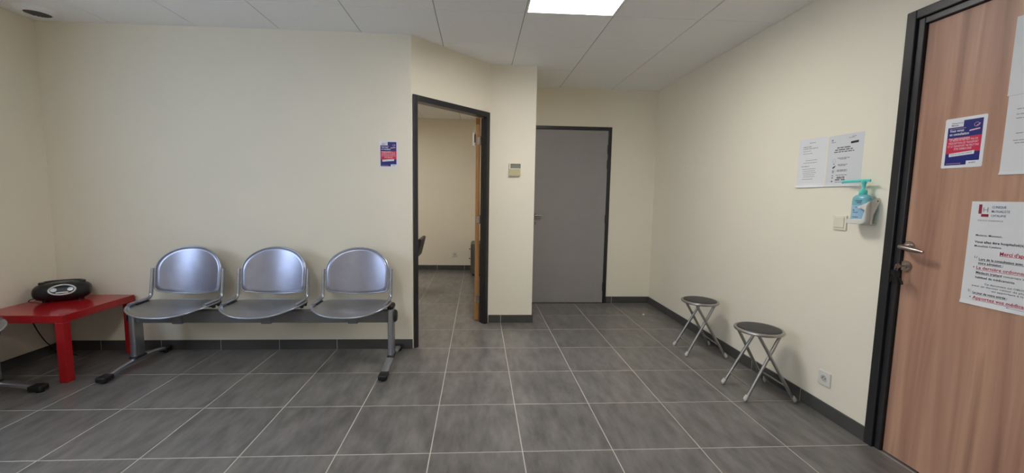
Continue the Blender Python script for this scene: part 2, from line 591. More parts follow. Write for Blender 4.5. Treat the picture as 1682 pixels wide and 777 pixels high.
# door_1: open wooden door in the slanted wall, local x along wall, local -y to the room
ang = math.atan2(dd.y, dd.x)
d1 = empty('door_1', (B.x + dd.x * DS0, B.y + dd.y * DS0, 0), ang)
tag(d1, 'wooden door standing open in the slanted black doorway', 'door', kind='structure')
Lf = DS1 - DS0
FW, FD = 0.042, 0.014
bm = new_bm()
for (a, b) in ((0, FW), (Lf - FW, Lf)):
    obj('frame_side', bbox(a, b, -FD, 0.02, 0, DTOP, bevel=0.003), 'frame_black', d1)
obj('frame_head', bbox(FW, Lf - FW, -FD, 0.02, DTOP - FW - 0.004, DTOP, bevel=0.003), 'frame_black', d1)
obj('jamb_lining', bbox(FW - 0.012, FW + 0.003, 0.02, WT + 0.004, 0, DTOP - FW, bevel=0.002), 'frame_black', d1)
obj('jamb_lining', bbox(Lf - FW - 0.003, Lf - FW + 0.012, 0.02, 0.034, 0, DTOP - FW, bevel=0.002), 'frame_black', d1)
obj('jamb_rebate', bbox(Lf - FW + 0.012, Lf - FW + 0.024, 0.034, WT + 0.004, 0, DTOP - FW, bevel=0.002), 'frame_black', d1)
obj('head_lining', bbox(FW, Lf - FW, 0.02, WT + 0.004, DTOP - FW - 0.002, DTOP - FW + 0.012, bevel=0.002), 'frame_black', d1)
# leaf in world axes: place by inverse of the parent
def in_parent(o, parent, world_matrix):
    bpy.context.view_layer.update()
    o.matrix_parent_inverse = Matrix.Identity(4)
    o.matrix_basis = parent.matrix_world.inverted() @ world_matrix
LEAF_T, LEAF_W = 0.040, 0.83
lf = obj('door_leaf', bbox(0.0, LEAF_T, 0.0, LEAF_W, 0.008, 2.0, bevel=0.0015, seg=1), 'door_face_pale', d1)
in_parent(lf, d1, Matrix.Translation((-0.030, 3.968, 0)) @ Matrix.Rotation(math.radians(-0.3), 4, 'Z'))
obj('edge_band', bbox(-0.0005, LEAF_T + 0.0005, -0.0015, 0.001, 0.008, 2.0), 'door_edge_wood', lf)
for z in (0.22, 1.02, 1.78):
    bm = new_bm()
    hinge(bm, LEAF_T + 0.006, -0.012, z - 0.035, z + 0.035, 0.006)
    box(bm, 0.012, LEAF_T + 0.006, -0.0035, -0.0012, z - 0.035, z + 0.035)
    obj('hinge', bm, 'nickel', lf)
hk = obj('coat_hook', None or bbox(-0.034, -0.0005, 0.03, 0.045, 1.735, 1.866, bevel=0.006), 'white_plastic', lf)
obj('hook_slot', bbox(-0.016, -0.006, 0.0265, 0.031, 1.765, 1.845, bevel=0.002), 'black_plastic', hk)

# door_2: grey door in the alcove
d2 = empty('door_2', (GX0, 4.639, 0))
tag(d2, 'closed plain grey door in a thin black frame', 'door', kind='structure')
Lg = GX1 - GX0
for (a, b) in ((0, 0.036), (Lg - 0.036, Lg)):
    obj('frame_side', bbox(a, b, -0.012, 0.03, 0, GTOP, bevel=0.003), 'frame_black', d2)
obj('frame_head', bbox(0.036, Lg - 0.036, -0.012, 0.03, GTOP - 0.036, GTOP, bevel=0.003), 'frame_black', d2)
l2 = obj('door_leaf', bbox(0.039, Lg - 0.039, -0.004, 0.034, 0.007, GTOP - 0.039, bevel=0.0015, seg=1), 'grey_door', d2)
obj('black_backing', bbox(0.02, Lg - 0.02, 0.036, 0.06, 0.0, GTOP - 0.02), 'gap_black', d2)  # black sheet across the whole opening behind the leaf
for z in (0.20, 1.0, 1.63, 1.80):
    bm = new_bm(); hinge(bm, Lg - 0.039, -0.012, z - 0.045, z + 0.045, 0.008)
    obj('hinge', bm, 'frame_black', l2, smooth=True, angle=40)
hx = 0.642 - GX0
bm = new_bm()
lathe(bm, [(0, -0.010), (0.024, -0.010), (0.026, -0.006), (0.026, -0.004), (0, -0.004)], 24, 'y', (hx, 0, 1.035))
tube(bm, smooth_path([(hx, -0.006, 1.035), (hx, -0.045, 1.035), (hx + 0.018, -0.056, 1.035), (hx + 0.078, -0.056, 1.035)], 5), 0.0105, 12)
obj('lever_handle', bm, 'nickel', l2, smooth=True, angle=40)
bm = new_bm()
lathe(bm, [(0, -0.010), (0.022, -0.010), (0.024, -0.006), (0.024, -0.004), (0, -0.004)], 24, 'y', (hx, 0, 0.945))
obj('lock_rose', bm, 'nickel', l2, smooth=True, angle=40)

# door_3: walnut door in the right wall (local frame: x = image right, y = up, z = into the room)
d3 = empty('door_3', matrix=frame_right(DY1, 0, XR))
tag(d3, 'brown wood grain door in a wide black frame on the right wall', 'door', kind='structure')
Lw = DY1 - DY0
F1, F2 = 0.043, 0.030
for (a, b) in ((0, F1), (Lw - F1, Lw)):
    obj('frame_side', bbox(a, b, 0, WTOP, -0.02, 0.016, bevel=0.004), 'frame_black', d3)
obj('frame_head', bbox(F1, Lw - F1, WTOP - F1, WTOP, -0.02, 0.016, bevel=0.004), 'frame_black', d3)
for (a, b) in ((F1 + 0.0015, F1 + F2), (Lw - F1 - F2, Lw - F1 - 0.0015)):
    obj('side_rebate', bbox(a, b, 0, WTOP - F1 - 0.0015, -0.06, 0.002, bevel=0.003), 'frame_black', d3)
obj('head_rebate', bbox(F1 + F2, Lw - F1 - F2, WTOP - F1 - F2, WTOP - F1 - 0.0015, -0.06, 0.002, bevel=0.003), 'frame_black', d3)
FO = F1 + F2 + 0.002
l3 = obj('door_leaf', bbox(FO, Lw - FO, 0.006, WTOP - FO, -0.06, -0.014, bevel=0.0015, seg=1), 'walnut_laminate', d3)
obj('black_backing', bbox(0.02, Lw - 0.02, 0.0, WTOP - 0.02, -0.08, -0.062), 'gap_black', d3)  # black sheet closing the opening at the back of the leaf
DOORX = XR + 0.014            # face of the walnut door
bm = new_bm()
ry, rz = DY1 - 1.808, 1.047
lathe(bm, [(0, -0.002), (0.0255, -0.002), (0.0265, -0.006), (0.025, -0.0085), (0.012, -0.0085), (0.011, -0.012), (0, -0.012)], 28, 'z', (0, 0, 0))
for v in bm.verts:
    v.co = Vector((v.co.x + ry, v.co.y + rz, -v.co.z - 0.016))
obj('handle_rose', bm, 'nickel', l3, smooth=True, angle=40)
bm = new_bm()
lp = smooth_path([(ry, rz, -0.006), (ry, rz, 0.028), (ry + 0.012, rz - 0.001, 0.040), (ry + 0.05, rz - 0.006, 0.043), (ry + 0.108, rz - 0.013, 0.040)], 6)
n_ = len(lp)
tube(bm, lp, [0.0095 + 0.002 * math.sin(math.pi * i / (n_ - 1)) - (0.003 if i > n_ - 3 else 0) for i in range(n_)], 12)
obj('lever_handle', bm, 'nickel', l3, smooth=True, angle=45)
ky, kz = DY1 - 1.812, 0.952
bm = new_bm()
lathe(bm, [(0, 0.014), (0.0255, 0.014), (0.0265, 0.010), (0.025, 0.0055), (0.010, 0.0055), (0.010, 0.002), (0, 0.002)], 28, 'z', (0, 0, 0))
for v in bm.verts:
    v.co = Vector((v.co.x + ky, v.co.y + kz, -v.co.z))
obj('lock_rose', bm, 'nickel', l3, smooth=True, angle=40)

# bunch of keys hanging from the lock
kb = empty('key_bunch', matrix=frame_right(1.812, 0.952, DOORX))
tag(kb, 'small bunch of dark keys hanging from the lock of the wooden door', 'keys')
bm = new_bm()
box(bm, -0.0015, 0.0015, -0.004, 0.004, 0.006, 0.034)
lathe(bm, [(0, -0.0012), (0.012, -0.0012), (0.012, 0.0012), (0, 0.0012)], 20, 'x', (0, 0, 0.044))
obj('inserted_key', bm, 'nickel', kb)
bm = new_bm()
tube(bm, [(0.0 + 0.004 * math.sin(a), -0.012 + 0.014 * math.cos(a), 0.050 + 0.012 * math.sin(a)) for a in [2 * math.pi * i / 24 for i in range(24)]], 0.0012, 6, closed=True)
obj('ring', bm, 'nickel', kb, smooth=True)
for i, (dx, tilt) in enumerate(((-0.010, 0.35), (0.0, 0.05), (0.010, -0.35))):
    bm = new_bm()
    lathe(bm, [(0, -0.001), (0.0115, -0.001), (0.0115, 0.001), (0, 0.001)], 18, 'z', (0, -0.012, 0))
    box(bm, -0.0035, 0.0035, -0.052, -0.020, -0.001, 0.001)
    box(bm, 0.0035, 0.0058, -0.046, -0.040, -0.001, 0.001)
    box(bm, 0.0035, 0.0055, -0.036, -0.032, -0.001, 0.001)
    k = obj('key', bm, 'key_dark' if i != 1 else 'black_plastic', kb)
    k.location = (dx * 0.6, -0.020, 0.050 + i * 0.004)
    k.scale = (1.5, 1.35, 2.0)
    k.rotation_euler = (0.15, 0.5 - 0.4 * i, -tilt)

# ------------------------------------------------------------------ seats on a beam
def backrest_outline(n=14):
    """right half from bottom centre to top centre, (x, z)"""
    pts = []
    for i in range(n):                      # bottom curve
        t = i / n
        pts.append((0.19 * t, 0.500 + 0.020 * t ** 2.2))
    for i in range(6):                      # lower corner
        a = i / 6 * math.pi / 2
        pts.append((0.19 + 0.040 * math.sin(a), 0.560 - 0.040 * math.cos(a)))
    for i in range(5):
        t = i / 5
        pts.append((0.230 + 0.003 * t, 0.560 + 0.110 * t))
    for i in range(n + 1):                  # arch
        a = i / n * math.pi / 2
        pts.append((0.233 * math.cos(a) ** 0.92 if i < n else 0.0, 0.670 + 0.172 * math.sin(a) ** 0.98))
    return pts

def back_y(x, z):
    return 0.085 + 0.16 * (z - 0.5) + 0.045 * (1 - (x / 0.235) ** 2)

def make_bench(name):
    root = empty(name)
    obj('beam', bbox(-0.925, 0.925, -0.024, 0.024, 0.320, 0.410, bevel=0.005), 'beam_grey', root)
    for s in (-1, 1):
        bm = new_bm()
        lathe(bm, [(0, 0), (0.046, 0), (0.046, 0.008), (0.036, 0.016), (0, 0.019)], 28, 'x', (0, 0, 0))
        for v in bm.verts:
            v.co = Vector((s * (0.925 + v.co.x), v.co.y * 0.85, 0.366 + v.co.z))
        obj('end_cap', bm, 'black_plastic', root, smooth=True, angle=40)
        x = s * 0.900
        up_ = obj('upright', bbox(x - 0.020, x + 0.020, -0.044, 0.044, 0.070, 0.428, bevel=0.012, seg=4), 'silver_paint', root, smooth=True, angle=30)
        obj('top_cap', bbox(x - 0.024, x + 0.024, -0.050, 0.050, 0.418, 0.458, bevel=0.018, seg=4), 'black_plastic', up_, smooth=True, angle=30)
        obj('collar', bbox(x - 0.026, x + 0.026, -0.052, 0.052, 0.058, 0.080, bevel=0.008, seg=3), 'black_plastic', up_, smooth=True, angle=30)
        # arched foot
        bm = new_bm()
        N = 20
        prev = None
        for i in range(N + 1):
            y = -0.285 + 0.555 * i / N
            q = (y / 0.285)
            zc = 0.060 - 0.036 * q * q
            w = 0.026 - 0.003 * abs(q)
            ring = [bm.verts.new((x - w, y, zc - 0.009)), bm.verts.new((x + w, y, zc - 0.009)), bm.verts.new((x + w, y, zc + 0.006)),
                    bm.verts.new((x + w * 0.6, y, zc + 0.011)), bm.verts.new((x - w * 0.6, y, zc + 0.011)), bm.verts.new((x - w, y, zc + 0.006))]
            if prev:
                for k in range(6):
                    bm.faces.new((prev[k], prev[(k + 1) % 6], ring[(k + 1) % 6], ring[k]))
            else:
                bm.faces.new(ring)
            prev = ring
        bm.faces.new(prev[::-1])
        fb = obj('foot_bar', bm, 'silver_paint', root, smooth=True, angle=40)
        for (y0, y1) in ((-0.305, -0.225), (0.215, 0.285)):
            cap = obj('foot_cap', bbox(x - 0.031, x + 0.031, y0, y1, 0.010, 0.046, bevel=0.010, seg=3), 'black_plastic', fb, smooth=True, angle=30)
        for yc in (-0.275, 0.255):
            bm = new_bm()
            lathe(bm, [(0, 0), (0.017, 0), (0.017, 0.012), (0, 0.012)], 16, 'z', (x, yc, 0))
            obj('glide', bm, 'black_plastic', fb)
    out = backrest_outline()
    for cx in (-0.600, 0.014, 0.628):
        # seat: dished sheet with a rolled front edge
        bm = new_bm()
        NA, NR = 56, 12
        rings = []
        cen = None
        for j in range(NR + 1):
            rho = j / NR
            ring = []
            for i in range(NA):
                a = 2 * math.pi * i / NA
                c_, s_ = math.cos(a), math.sin(a)
                px = 0.272 * math.copysign(abs(c_) ** (0.62 if s_ > 0 else 0.80), c_)
                py = (0.145 if s_ > 0 else 0.205) * math.copysign(abs(s_) ** (0.6 if s_ > 0 else 0.80), s_)
                if s_ > 0:
                    px *= 1 - 0.08 * (py / 0.145) ** 2
                x = px * rho; y = py * rho
                z = 0.434 + 0.035 * (abs(x) / 0.272) ** 2.2 + 0.026 * max(0, y / 0.145) ** 2 * (1 - (abs(x) / 0.272) ** 2) - 0.012 * max(0, (-y - 0.09) / 0.115) ** 2
                ring.append((cx + x, -0.030 + y, z))
            if j == 0:
                cen = bm.verts.new(ring[0])
            else:
                rings.append([bm.verts.new(p) for p in ring])
        for i in range(NA):
            bm.faces.new((cen, rings[0][i], rings[0][(i + 1) % NA]))
        for a, b in zip(rings[:-1], rings[1:]):
            for i in range(NA):
                bm.faces.new((a[i], b[i], b[(i + 1) % NA], a[(i + 1) % NA]))
        edge = [v.co.copy() for v in rings[-1]]
        st = obj('seat', bm, 'seat_sheet', root, smooth=True)
        md = st.modifiers.new('thickness', 'SOLIDIFY'); md.thickness = 0.008; md.offset = -1
        bm = new_bm()
        tube(bm, [p + Vector((0, 0, -0.004)) for p in edge], 0.0062, 8, closed=True)
        obj('seat_rim', bm, 'silver_paint', st, smooth=True)
        bm = new_bm()
        box(bm, cx - 0.12, cx + 0.12, -0.05, 0.05, 0.412, 0.421)
        box(bm, cx - 0.035, cx + 0.035, -0.027, 0.027, 0.313, 0.424, bevel=0.003)
        obj('seat_bracket', bm, 'beam_grey', st)
        # backrest
        half = out
        loop = [(x, z) for x, z in half] + [(-x, z) for x, z in half[-2:0:-1]]
        bm = new_bm()
        czz = 0.665
        NR2 = 8
        rr = []
        cen = bm.verts.new((cx, back_y(0, czz), czz))
        for j in range(1, NR2 + 1):
            k = j / NR2
            rr.append([bm.verts.new((cx + x * k, back_y(x * k, czz + (z - czz) * k), czz + (z - czz) * k)) for x, z in loop])
        n = len(loop)
        for i in range(n):
            bm.faces.new((cen, rr[0][i], rr[0][(i + 1) % n]))
        for a, b in zip(rr[:-1], rr[1:]):
            for i in range(n):
                bm.faces.new((a[i], b[i], b[(i + 1) % n], a[(i + 1) % n]))
        bk = obj('backrest', bm, 'silver_sky_tint', root, smooth=True)
        md = bk.modifiers.new('thickness', 'SOLIDIFY'); md.thickness = 0.006; md.offset = 0
        bm = new_bm()
        tube(bm, [(cx + x, back_y(x, z), z) for x, z in loop], 0.0052, 8, closed=True)
        obj('backrest_rim', bm, 'silver_paint', bk, smooth=True)
        for s in (-1, 1):
            X = cx + s * 0.250
            bm = new_bm()
            ctrl = [(X, back_y(0.235, 0.690) , 0.690), (X, back_y(0.235, 0.60), 0.60), (X, back_y(0.235, 0.525), 0.525), (X, 0.082, 0.498), (X, 0.062, 0.480), (X, 0.020, 0.476), (X, -0.110, 0.474)]
            tube(bm, smooth_path(ctrl, 5), 0.0115, 12)
            tb = obj('side_tube', bm, 'silver_paint', root, smooth=True, angle=50)
            bm = new_bm()
            box(bm, X - 0.009, X + 0.015, -0.060, 0.052, 0.444, 0.466, bevel=0.003)
            for yy in (-0.02, 0.035):
                lathe(bm, [(0, 0.430), (0.010, 0.430), (0.012, 0.435), (0.012, 0.448), (0, 0.448)], 14, 'z', (X + 0.004, yy, 0))
            obj('clip', bm, 'black_plastic', tb)
    return root

bench = make_bench('beam_seating')
bench.location = (-1.532, 2.940, 0)
tag(bench, 'row of three silver metal seats on a grey beam against the back wall', 'bench', 'beam seating')
bench2 = copy_tree(bench)
bench2.location = (-2.985, 1.655, 0)
bench2.rotation_euler = (0, 0, math.pi / 2)
tag(bench2, 'metal seating along the left wall, only its black-tipped foot and a seat corner showing', 'bench', 'beam seating')

# ------------------------------------------------------------------ red low table
tb = empty('coffee_table', (-2.932, 2.943, 0))
tag(tb, 'low square glossy red side table in the corner under the radio', 'table')
obj('tabletop', bbox(-0.275, 0.275, -0.275, 0.275, 0.400, 0.450, bevel=0.0025), 'red_lacquer', tb)
for sx in (-1, 1):
    for sy in (-1, 1):
        x = sx * 0.2495; y = sy * 0.2495
        obj('leg', bbox(x - 0.025, x + 0.025, y - 0.025, y + 0.025, 0.0, 0.400, bevel=0.002), 'red_lacquer', tb)

# ------------------------------------------------------------------ portable radio
rd = empty('portable_radio', (-3.022, 3.058, 0.451), math.radians(31))
tag(rd, 'black portable radio player with a silver oval control panel on the red table', 'radio')
RA, RB, RC, RZ = 0.150, 0.088, 0.066, 0.068
def spow(v, e):
    return math.copysign(abs(v) ** e, v)
def radio_front(x, z):
    """y of the front surface at (x, z)"""
    k = 1 - abs(x / RA) ** 3.2
    q = 1 - abs((z - RZ) / RC) ** 2.6 / max(0.05, k ** (2.6 / 3.2))
    return -RB * max(0.02, q) ** (1 / 2.6) * max(0.0, k) ** (1 / 3.2) + 0.35 * max(0, z - RZ) * 0.6
bm = new_bm()
NU, NV = 48, 28
rings = []
for j in range(1, NV):
    ph = -math.pi / 2 + math.pi * j / NV
    xx = RA * spow(math.sin(ph), 2 / 3.2)
    k = spow(math.cos(ph), 2 / 3.2)
    ring = []
    for i in range(NU):
        a = 2 * math.pi * i / NU
        y = RB * k * spow(math.cos(a), 2 / 2.6)
        z = RC * k * spow(math.sin(a), 2 / 2.6)
        yy = y + (0.35 * max(0, z) * 0.6 if y < 0 else 0)
        ring.append(bm.verts.new((xx, yy, RZ + z)))
    rings.append(ring)
for a, b in zip(rings[:-1], rings[1:]):
    for i in range(NU):
        bm.faces.new((a[i], b[i], b[(i + 1) % NU], a[(i + 1) % NU]))
for ring, xs in ((rings[0], -RA), (rings[-1], RA)):
    v = bm.verts.new((xs, 0, RZ))
    for i in range(NU):
        bm.faces.new((v, ring[i], ring[(i + 1) % NU]))
obj('body', bm, 'radio_black', rd, smooth=True)
def on_front(x, z, lift=0.0):
    return Vector((x, radio_front(x, z) - lift, z))
def front_patch(name, cx, cz, ax, az, material, lift, parent, n=32, e=1.0):
    bm = new_bm()
    c = bm.verts.new(on_front(cx, cz, lift + 0.001))
    R1 = []
    for kk in (0.5, 1.0):
        R1.append([bm.verts.new(on_front(cx + ax * kk * spow(math.cos(2 * math.pi * i / n), e), cz + az * kk * spow(math.sin(2 * math.pi * i / n), e), lift)) for i in range(n)])
    for i in range(n):
        bm.faces.new((c, R1[0][i], R1[0][(i + 1) % n]))
        bm.faces.new((R1[0][i], R1[1][i], R1[1][(i + 1) % n], R1[0][(i + 1) % n]))
    ex = bmesh.ops.extrude_face_region(bm, geom=list(bm.faces))
    for g in ex['geom']:
        if isinstance(g, bmesh.types.BMVert):
            g.co.y += lift + 0.004
    return obj(name, bm, material, parent, smooth=True, angle=40)
for s in (-1, 1):
    front_patch('speaker', s * 0.094 + (0.0 if s < 0 else 0.004), 0.060, 0.038, 0.042, 'radio_grille', 0.0015, rd)
pcx, pcz = 0.016, 0.088
panel = front_patch('control_panel', pcx, pcz, 0.066, 0.029, 'radio_black', 0.002, rd)
bm = new_bm()
tube(bm, [on_front(pcx + 0.067 * math.cos(2 * math.pi * i / 48), pcz + 0.0325 * math.sin(2 * math.pi * i / 48), 0.003) for i in range(48)], 0.0058, 8, closed=True)
obj('silver_ring', bm, 'radio_silver', panel, smooth=True)
front_patch('display', pcx, pcz + 0.010, 0.028, 0.010, 'radio_display', 0.004, panel, e=0.4)
for s, r_ in ((-1, 0.0125), (1, 0.0115)):
    front_patch('knob', pcx + s * 0.042, pcz + 0.004, r_ * 1.3, r_, 'radio_silver', 0.009, panel)
front_patch('button_bar', pcx, pcz - 0.017, 0.032, 0.005, 'radio_silver', 0.005, panel, e=0.4)
bm = new_bm()
lathe(bm, [(0, 0), (0.066, 0), (0.066, 0.004), (0.058, 0.009), (0, 0.011)], 36, 'z', (0.0, 0.012, 0.126))
obj('disc_lid', bm, 'radio_display', rd, smooth=True, angle=40)
bm = new_bm()
tube(bm, smooth_path([(-0.106, 0.01, 0.122), (-0.100, 0.030, 0.132), (-0.065, 0.052, 0.134), (0, 0.056, 0.135), (0.065, 0.052, 0.134), (0.100, 0.030, 0.132), (0.106, 0.01, 0.122)], 5), 0, 10, flat=(0.006, 0.010))
hd = obj('carry_handle', bm, 'radio_display', rd, smooth=True, angle=50)
for s in (-1, 1):
    obj('handle_pivot', bbox(s * 0.106 - 0.014, s * 0.106 + 0.014, -0.008, 0.022, 0.110, 0.138, bevel=0.004), 'radio_black', hd)
for sx in (-1, 1):
    for sy in (-1, 1):
        bm = new_bm()
        lathe(bm, [(0, 0), (0.010, 0), (0.010, 0.016), (0, 0.016)], 14, 'z', (sx * 0.09, sy * 0.032, 0))
        obj('rubber_foot', bm, 'black_plastic', rd)
# mains lead: off the back of the table and down the left wall
bm = new_bm()
wpts = [(-3.100, 3.065, 0.500), (-3.165, 3.040, 0.470), (-3.215, 3.020, 0.458), (-3.224, 3.018, 0.43), (-3.224, 3.020, 0.34), (-3.222, 3.045, 0.25), (-3.212, 3.075, 0.16), (-3.195, 3.105, 0.09), (-3.150, 3.140, 0.02), (-3.10, 3.15, 0.005), (-3.02, 3.12, 0.005)]
tube(bm, smooth_path(wpts, 6), 0.0035, 8)
cd = obj('power_cord', bm, 'cable_black', rd, smooth=True)
in_parent(cd, rd, Matrix.Identity(4))

# ------------------------------------------------------------------ folding stools
def make_stool(name):
    root = empty(name)
    SH, SR, SX = 0.436, 0.143, -0.015
    bm = new_bm()
    prof = [(0, SH - 0.022), (0.130, SH - 0.022), (SR - 0.004, SH - 0.020), (SR, SH - 0.012), (SR - 0.003, SH - 0.004), (SR - 0.014, SH - 0.002), (SR - 0.018, SH - 0.006), (0, SH - 0.006)]
    obj('seat_rim', lathe(bm, prof, 48, origin=(SX, 0, 0)), 'stool_tube', root, smooth=True, angle=45)
    bm = new_bm()
    prof = [(0, SH - 0.006), (SR - 0.019, SH - 0.006), (SR - 0.020, SH - 0.001), (SR - 0.030, SH + 0.003), (SR - 0.07, SH + 0.006), (0, SH + 0.007)]
    obj('seat_pad', lathe(bm, prof, 48, origin=(SX, 0, 0)), 'stool_pad', root, smooth=True, angle=60)
    # frame 1: feet on the room side, tops on the wall side; frame 2 the other way round and wider
    for (fx, tx, yw, tyw, bar_z) in ((-0.155, 0.057, 0.116, 0.096, 0.085), (0.152, -0.091, 0.136, 0.112, 0.10)):
        for s in (-1, 1):
            foot = Vector((fx, s * yw, 0.004)); top = Vector((tx, s * tyw, SH - 0.020))
            bm = new_bm()
            tube(bm, [foot, foot.lerp(top, 0.5), top], 0.0098, 12)
            lg = obj('leg', bm, 'stool_tube', root, smooth=True, angle=50)
            dirv = (top - foot).normalized()
            bm = new_bm()
            tube(bm, [Vector((fx, s * yw, 0.0135)), Vector((fx, s * yw, 0.0135)) + dirv * 0.010, Vector((fx, s * yw, 0.0135)) + dirv * 0.030], [0.0125, 0.0135, 0.0115], 14)
            obj('foot_cap', bm, 'stool_foot', lg, smooth=True, angle=50)
        t = (bar_z - 0.004) / (SH - 0.024)
        bx_ = fx + (tx - fx) * t; by_ = yw + (tyw - yw) * t
        bm = new_bm()
        tube(bm, [(bx_, -by_, bar_z), (bx_, 0, bar_z), (bx_, by_, bar_z)], 0.0048, 8)
        obj('cross_bar', bm, 'stool_tube', root, smooth=True, angle=50)
    for s in (-1, 1):
        bm = new_bm()
        tube(bm, [(-0.006, s * 0.100, 0.266), (-0.006, s * 0.126, 0.266)], 0.005, 10)
        obj('pivot', bm, 'stool_tube', root)
    return root
s2 = make_stool('folding_stool')
s2.location = (1.830, 2.442, 0)
tag(s2, 'round folding stool with black pad standing nearer the wooden door', 'stool', 'folding stools')
s1 = copy_tree(s2)
s1.location = (1.828, 3.135, 0)
s1.rotation_euler = (0, 0, math.radians(-4))
tag(s1, 'round folding stool with black pad standing nearer the grey door', 'stool', 'folding stools')

# ------------------------------------------------------------------ ceiling things
def make_troffer(name):
    root = empty(name)
    for (a, b, c, d) in ((-0.298, -0.285, -0.298, 0.298), (0.285, 0.298, -0.298, 0.298), (-0.285, 0.285, -0.298, -0.285), (-0.285, 0.285, 0.285, 0.298)):
        obj('rim', bbox(a, b, c, d, -0.002, 0.055), 'troffer_white', root)
    obj('diffuser', bbox(-0.285, 0.285, -0.285, 0.285, 0.030, 0.036), 'lamp_diffuser', root)
    return root
tr0 = make_troffer('ceiling_light')
lab = {(3, -1): 'bright square recessed ceiling light at the top of the view', (0, -5): 'unseen ceiling light added above and behind the viewer for fill'}
for i, c in enumerate(sorted(LIGHT_CELLS, key=lambda c: c != (3, -1))):
    o = tr0 if i == 0 else copy_tree(tr0)
    o.location = (KX + (c[0] + 0.5) * KT, KY + (c[1] + 0.5) * KT, H)
    tag(o, lab[c], 'ceiling light', 'recessed ceiling lights')
for c, w_ in zip(INNER_FILL_LIGHTS, ('square',)):
    o = copy_tree(tr0)
    o.location = (KX + (c[0] + 0.5) * KT, KY + (c[1] + 0.5) * KT, H)
    tag(o, w_ + ' unseen ceiling light added to brighten the room behind the open doorway', 'ceiling light', 'recessed ceiling lights')

vt = empty('ceiling_vent', (-3.040, 3.070, H))
tag(vt, 'round white ceiling air vent with a grey centre in the left corner', 'vent')
bm = new_bm()
lathe(bm, [(0.070, -0.020), (0.076, -0.024), (0.100, -0.014), (0.122, -0.004), (0.124, 0.0), (0.070, 0.0)], 48, loop=True)
obj('ring', bm, 'ceiling_board', vt, smooth=True, angle=40)
bm = new_bm()
lathe(bm, [(0, -0.013), (0.069, -0.013), (0.069, -0.001), (0, -0.001)], 40)
gr_ = obj('grille', bm, 'vent_grey', vt)
for i in range(-4, 5):
    bm = new_bm()
    h_ = math.sqrt(max(0.0, 0.066 ** 2 - (i * 0.014) ** 2))
    box(bm, i * 0.014 - 0.003, i * 0.014 + 0.003, -h_, h_, -0.019, -0.013)
    obj('louvre', bm, 'vent_grey', gr_)

# ------------------------------------------------------------------ print helpers
def text_mesh(body, size, align='LEFT', bold=0.0):
    cu = bpy.data.curves.new('t', 'FONT')
    cu.body = body
    cu.size = size
    cu.align_x = align
    cu.offset = bold * size
    cu.resolution_u = 2
    to = bpy.data.objects.new('t', cu)
    COL.objects.link(to)
    dg = bpy.context.evaluated_depsgraph_get()
    me = bpy.data.meshes.new_from_object(to.evaluated_get(dg))
    bpy.data.objects.remove(to)
    bpy.data.curves.remove(cu)
    return me

def print_text(parent, lines, material, name='printed_text', z=0.0012, rot=0.0):
    """lines: (text, x, y, size, align, bold, maxwidth)"""
    for (body, x, y, size, align, bold, width) in lines:
        bm = new_bm()
        me = text_mesh(body, size, align, bold)
        xs = [v.co.x for v in me.vertices]
        s = 1.0
        if width and xs:
            s = width / (max(xs) - min(xs))
        tmp = new_bm(); tmp.from_mesh(me)
        for v in tmp.verts:
            v.co = Vector((x + v.co.x * s * math.cos(rot) - v.co.y * math.sin(rot), y + v.co.y * math.cos(rot) + v.co.x * s * math.sin(rot), z))
        m2 = bpy.data.meshes.new('tmp'); tmp.to_mesh(m2); tmp.free()
        bm.from_mesh(m2)
        bpy.data.meshes.remove(m2); bpy.data.meshes.remove(me)
        obj(name, bm, material, parent)

def quad(bm, pts, z):
    bm.faces.new([bm.verts.new((p[0], p[1], z)) for p in pts])

def word_bars(parent, rows, material, name='printed_lines', z=0.0012):
    """rows: (x, y, width, height): illegible lines of print, broken into words"""
    rng = random.Random(len(rows) * 13 + 5)
    bm = new_bm()
    for (x, y, w, h) in rows:
        p = x
        while p < x + w - 0.002:
            L = min(rng.uniform(2.2, 7.0) * h, x + w - p)
            quad(bm, ((p, y), (p + L, y), (p + L, y + h), (p, y + h)), z)
            p += L + 0.7 * h
    o = obj(name, bm, material, parent)
    o['kind'] = 'stuff'
    return o

def sheet(name, w, h, matrix, material='paper', radius=0.0, curl=0.0, thick=0.0006, wave=0.0):
    """sheet of paper, origin bottom left, local z out of the wall; curl lifts the bottom edge"""
    bm = new_bm()
    if radius > 0:
        pts = []
        for (cx, cy, a0) in ((w - radius, radius, -90), (w - radius, h - radius, 0), (radius, h - radius, 90), (radius, radius, 180)):
            for k in range(5):
                a = math.radians(a0 + k * 22.5)
                pts.append((cx + radius * math.cos(a), cy + radius * math.sin(a)))
        prism(bm, pts, 0.0003, 0.0003 + thick)
    else:
        nx, ny = 8, 24
        g = [[bm.verts.new((w * i / nx, h * j / ny, 0.0006 + curl * max(0, 1 - (h * j / ny) / 0.02) ** 2 * (1 - 0.5 * i / nx) + wave * (1 - math.cos(2 * math.pi * i / nx)) * (1 if j < 2 else 0))) for i in range(nx + 1)] for j in range(ny + 1)]
        for j in range(ny):
            for i in range(nx):
                bm.faces.new((g[j][i], g[j][i + 1], g[j + 1][i + 1], g[j + 1][i]))
    o = obj(name, bm, material, None)
    o.matrix_world = matrix
    if radius <= 0:
        md = o.modifiers.new('thickness', 'SOLIDIFY'); md.thickness = 0.0004; md.offset = -1
    return o

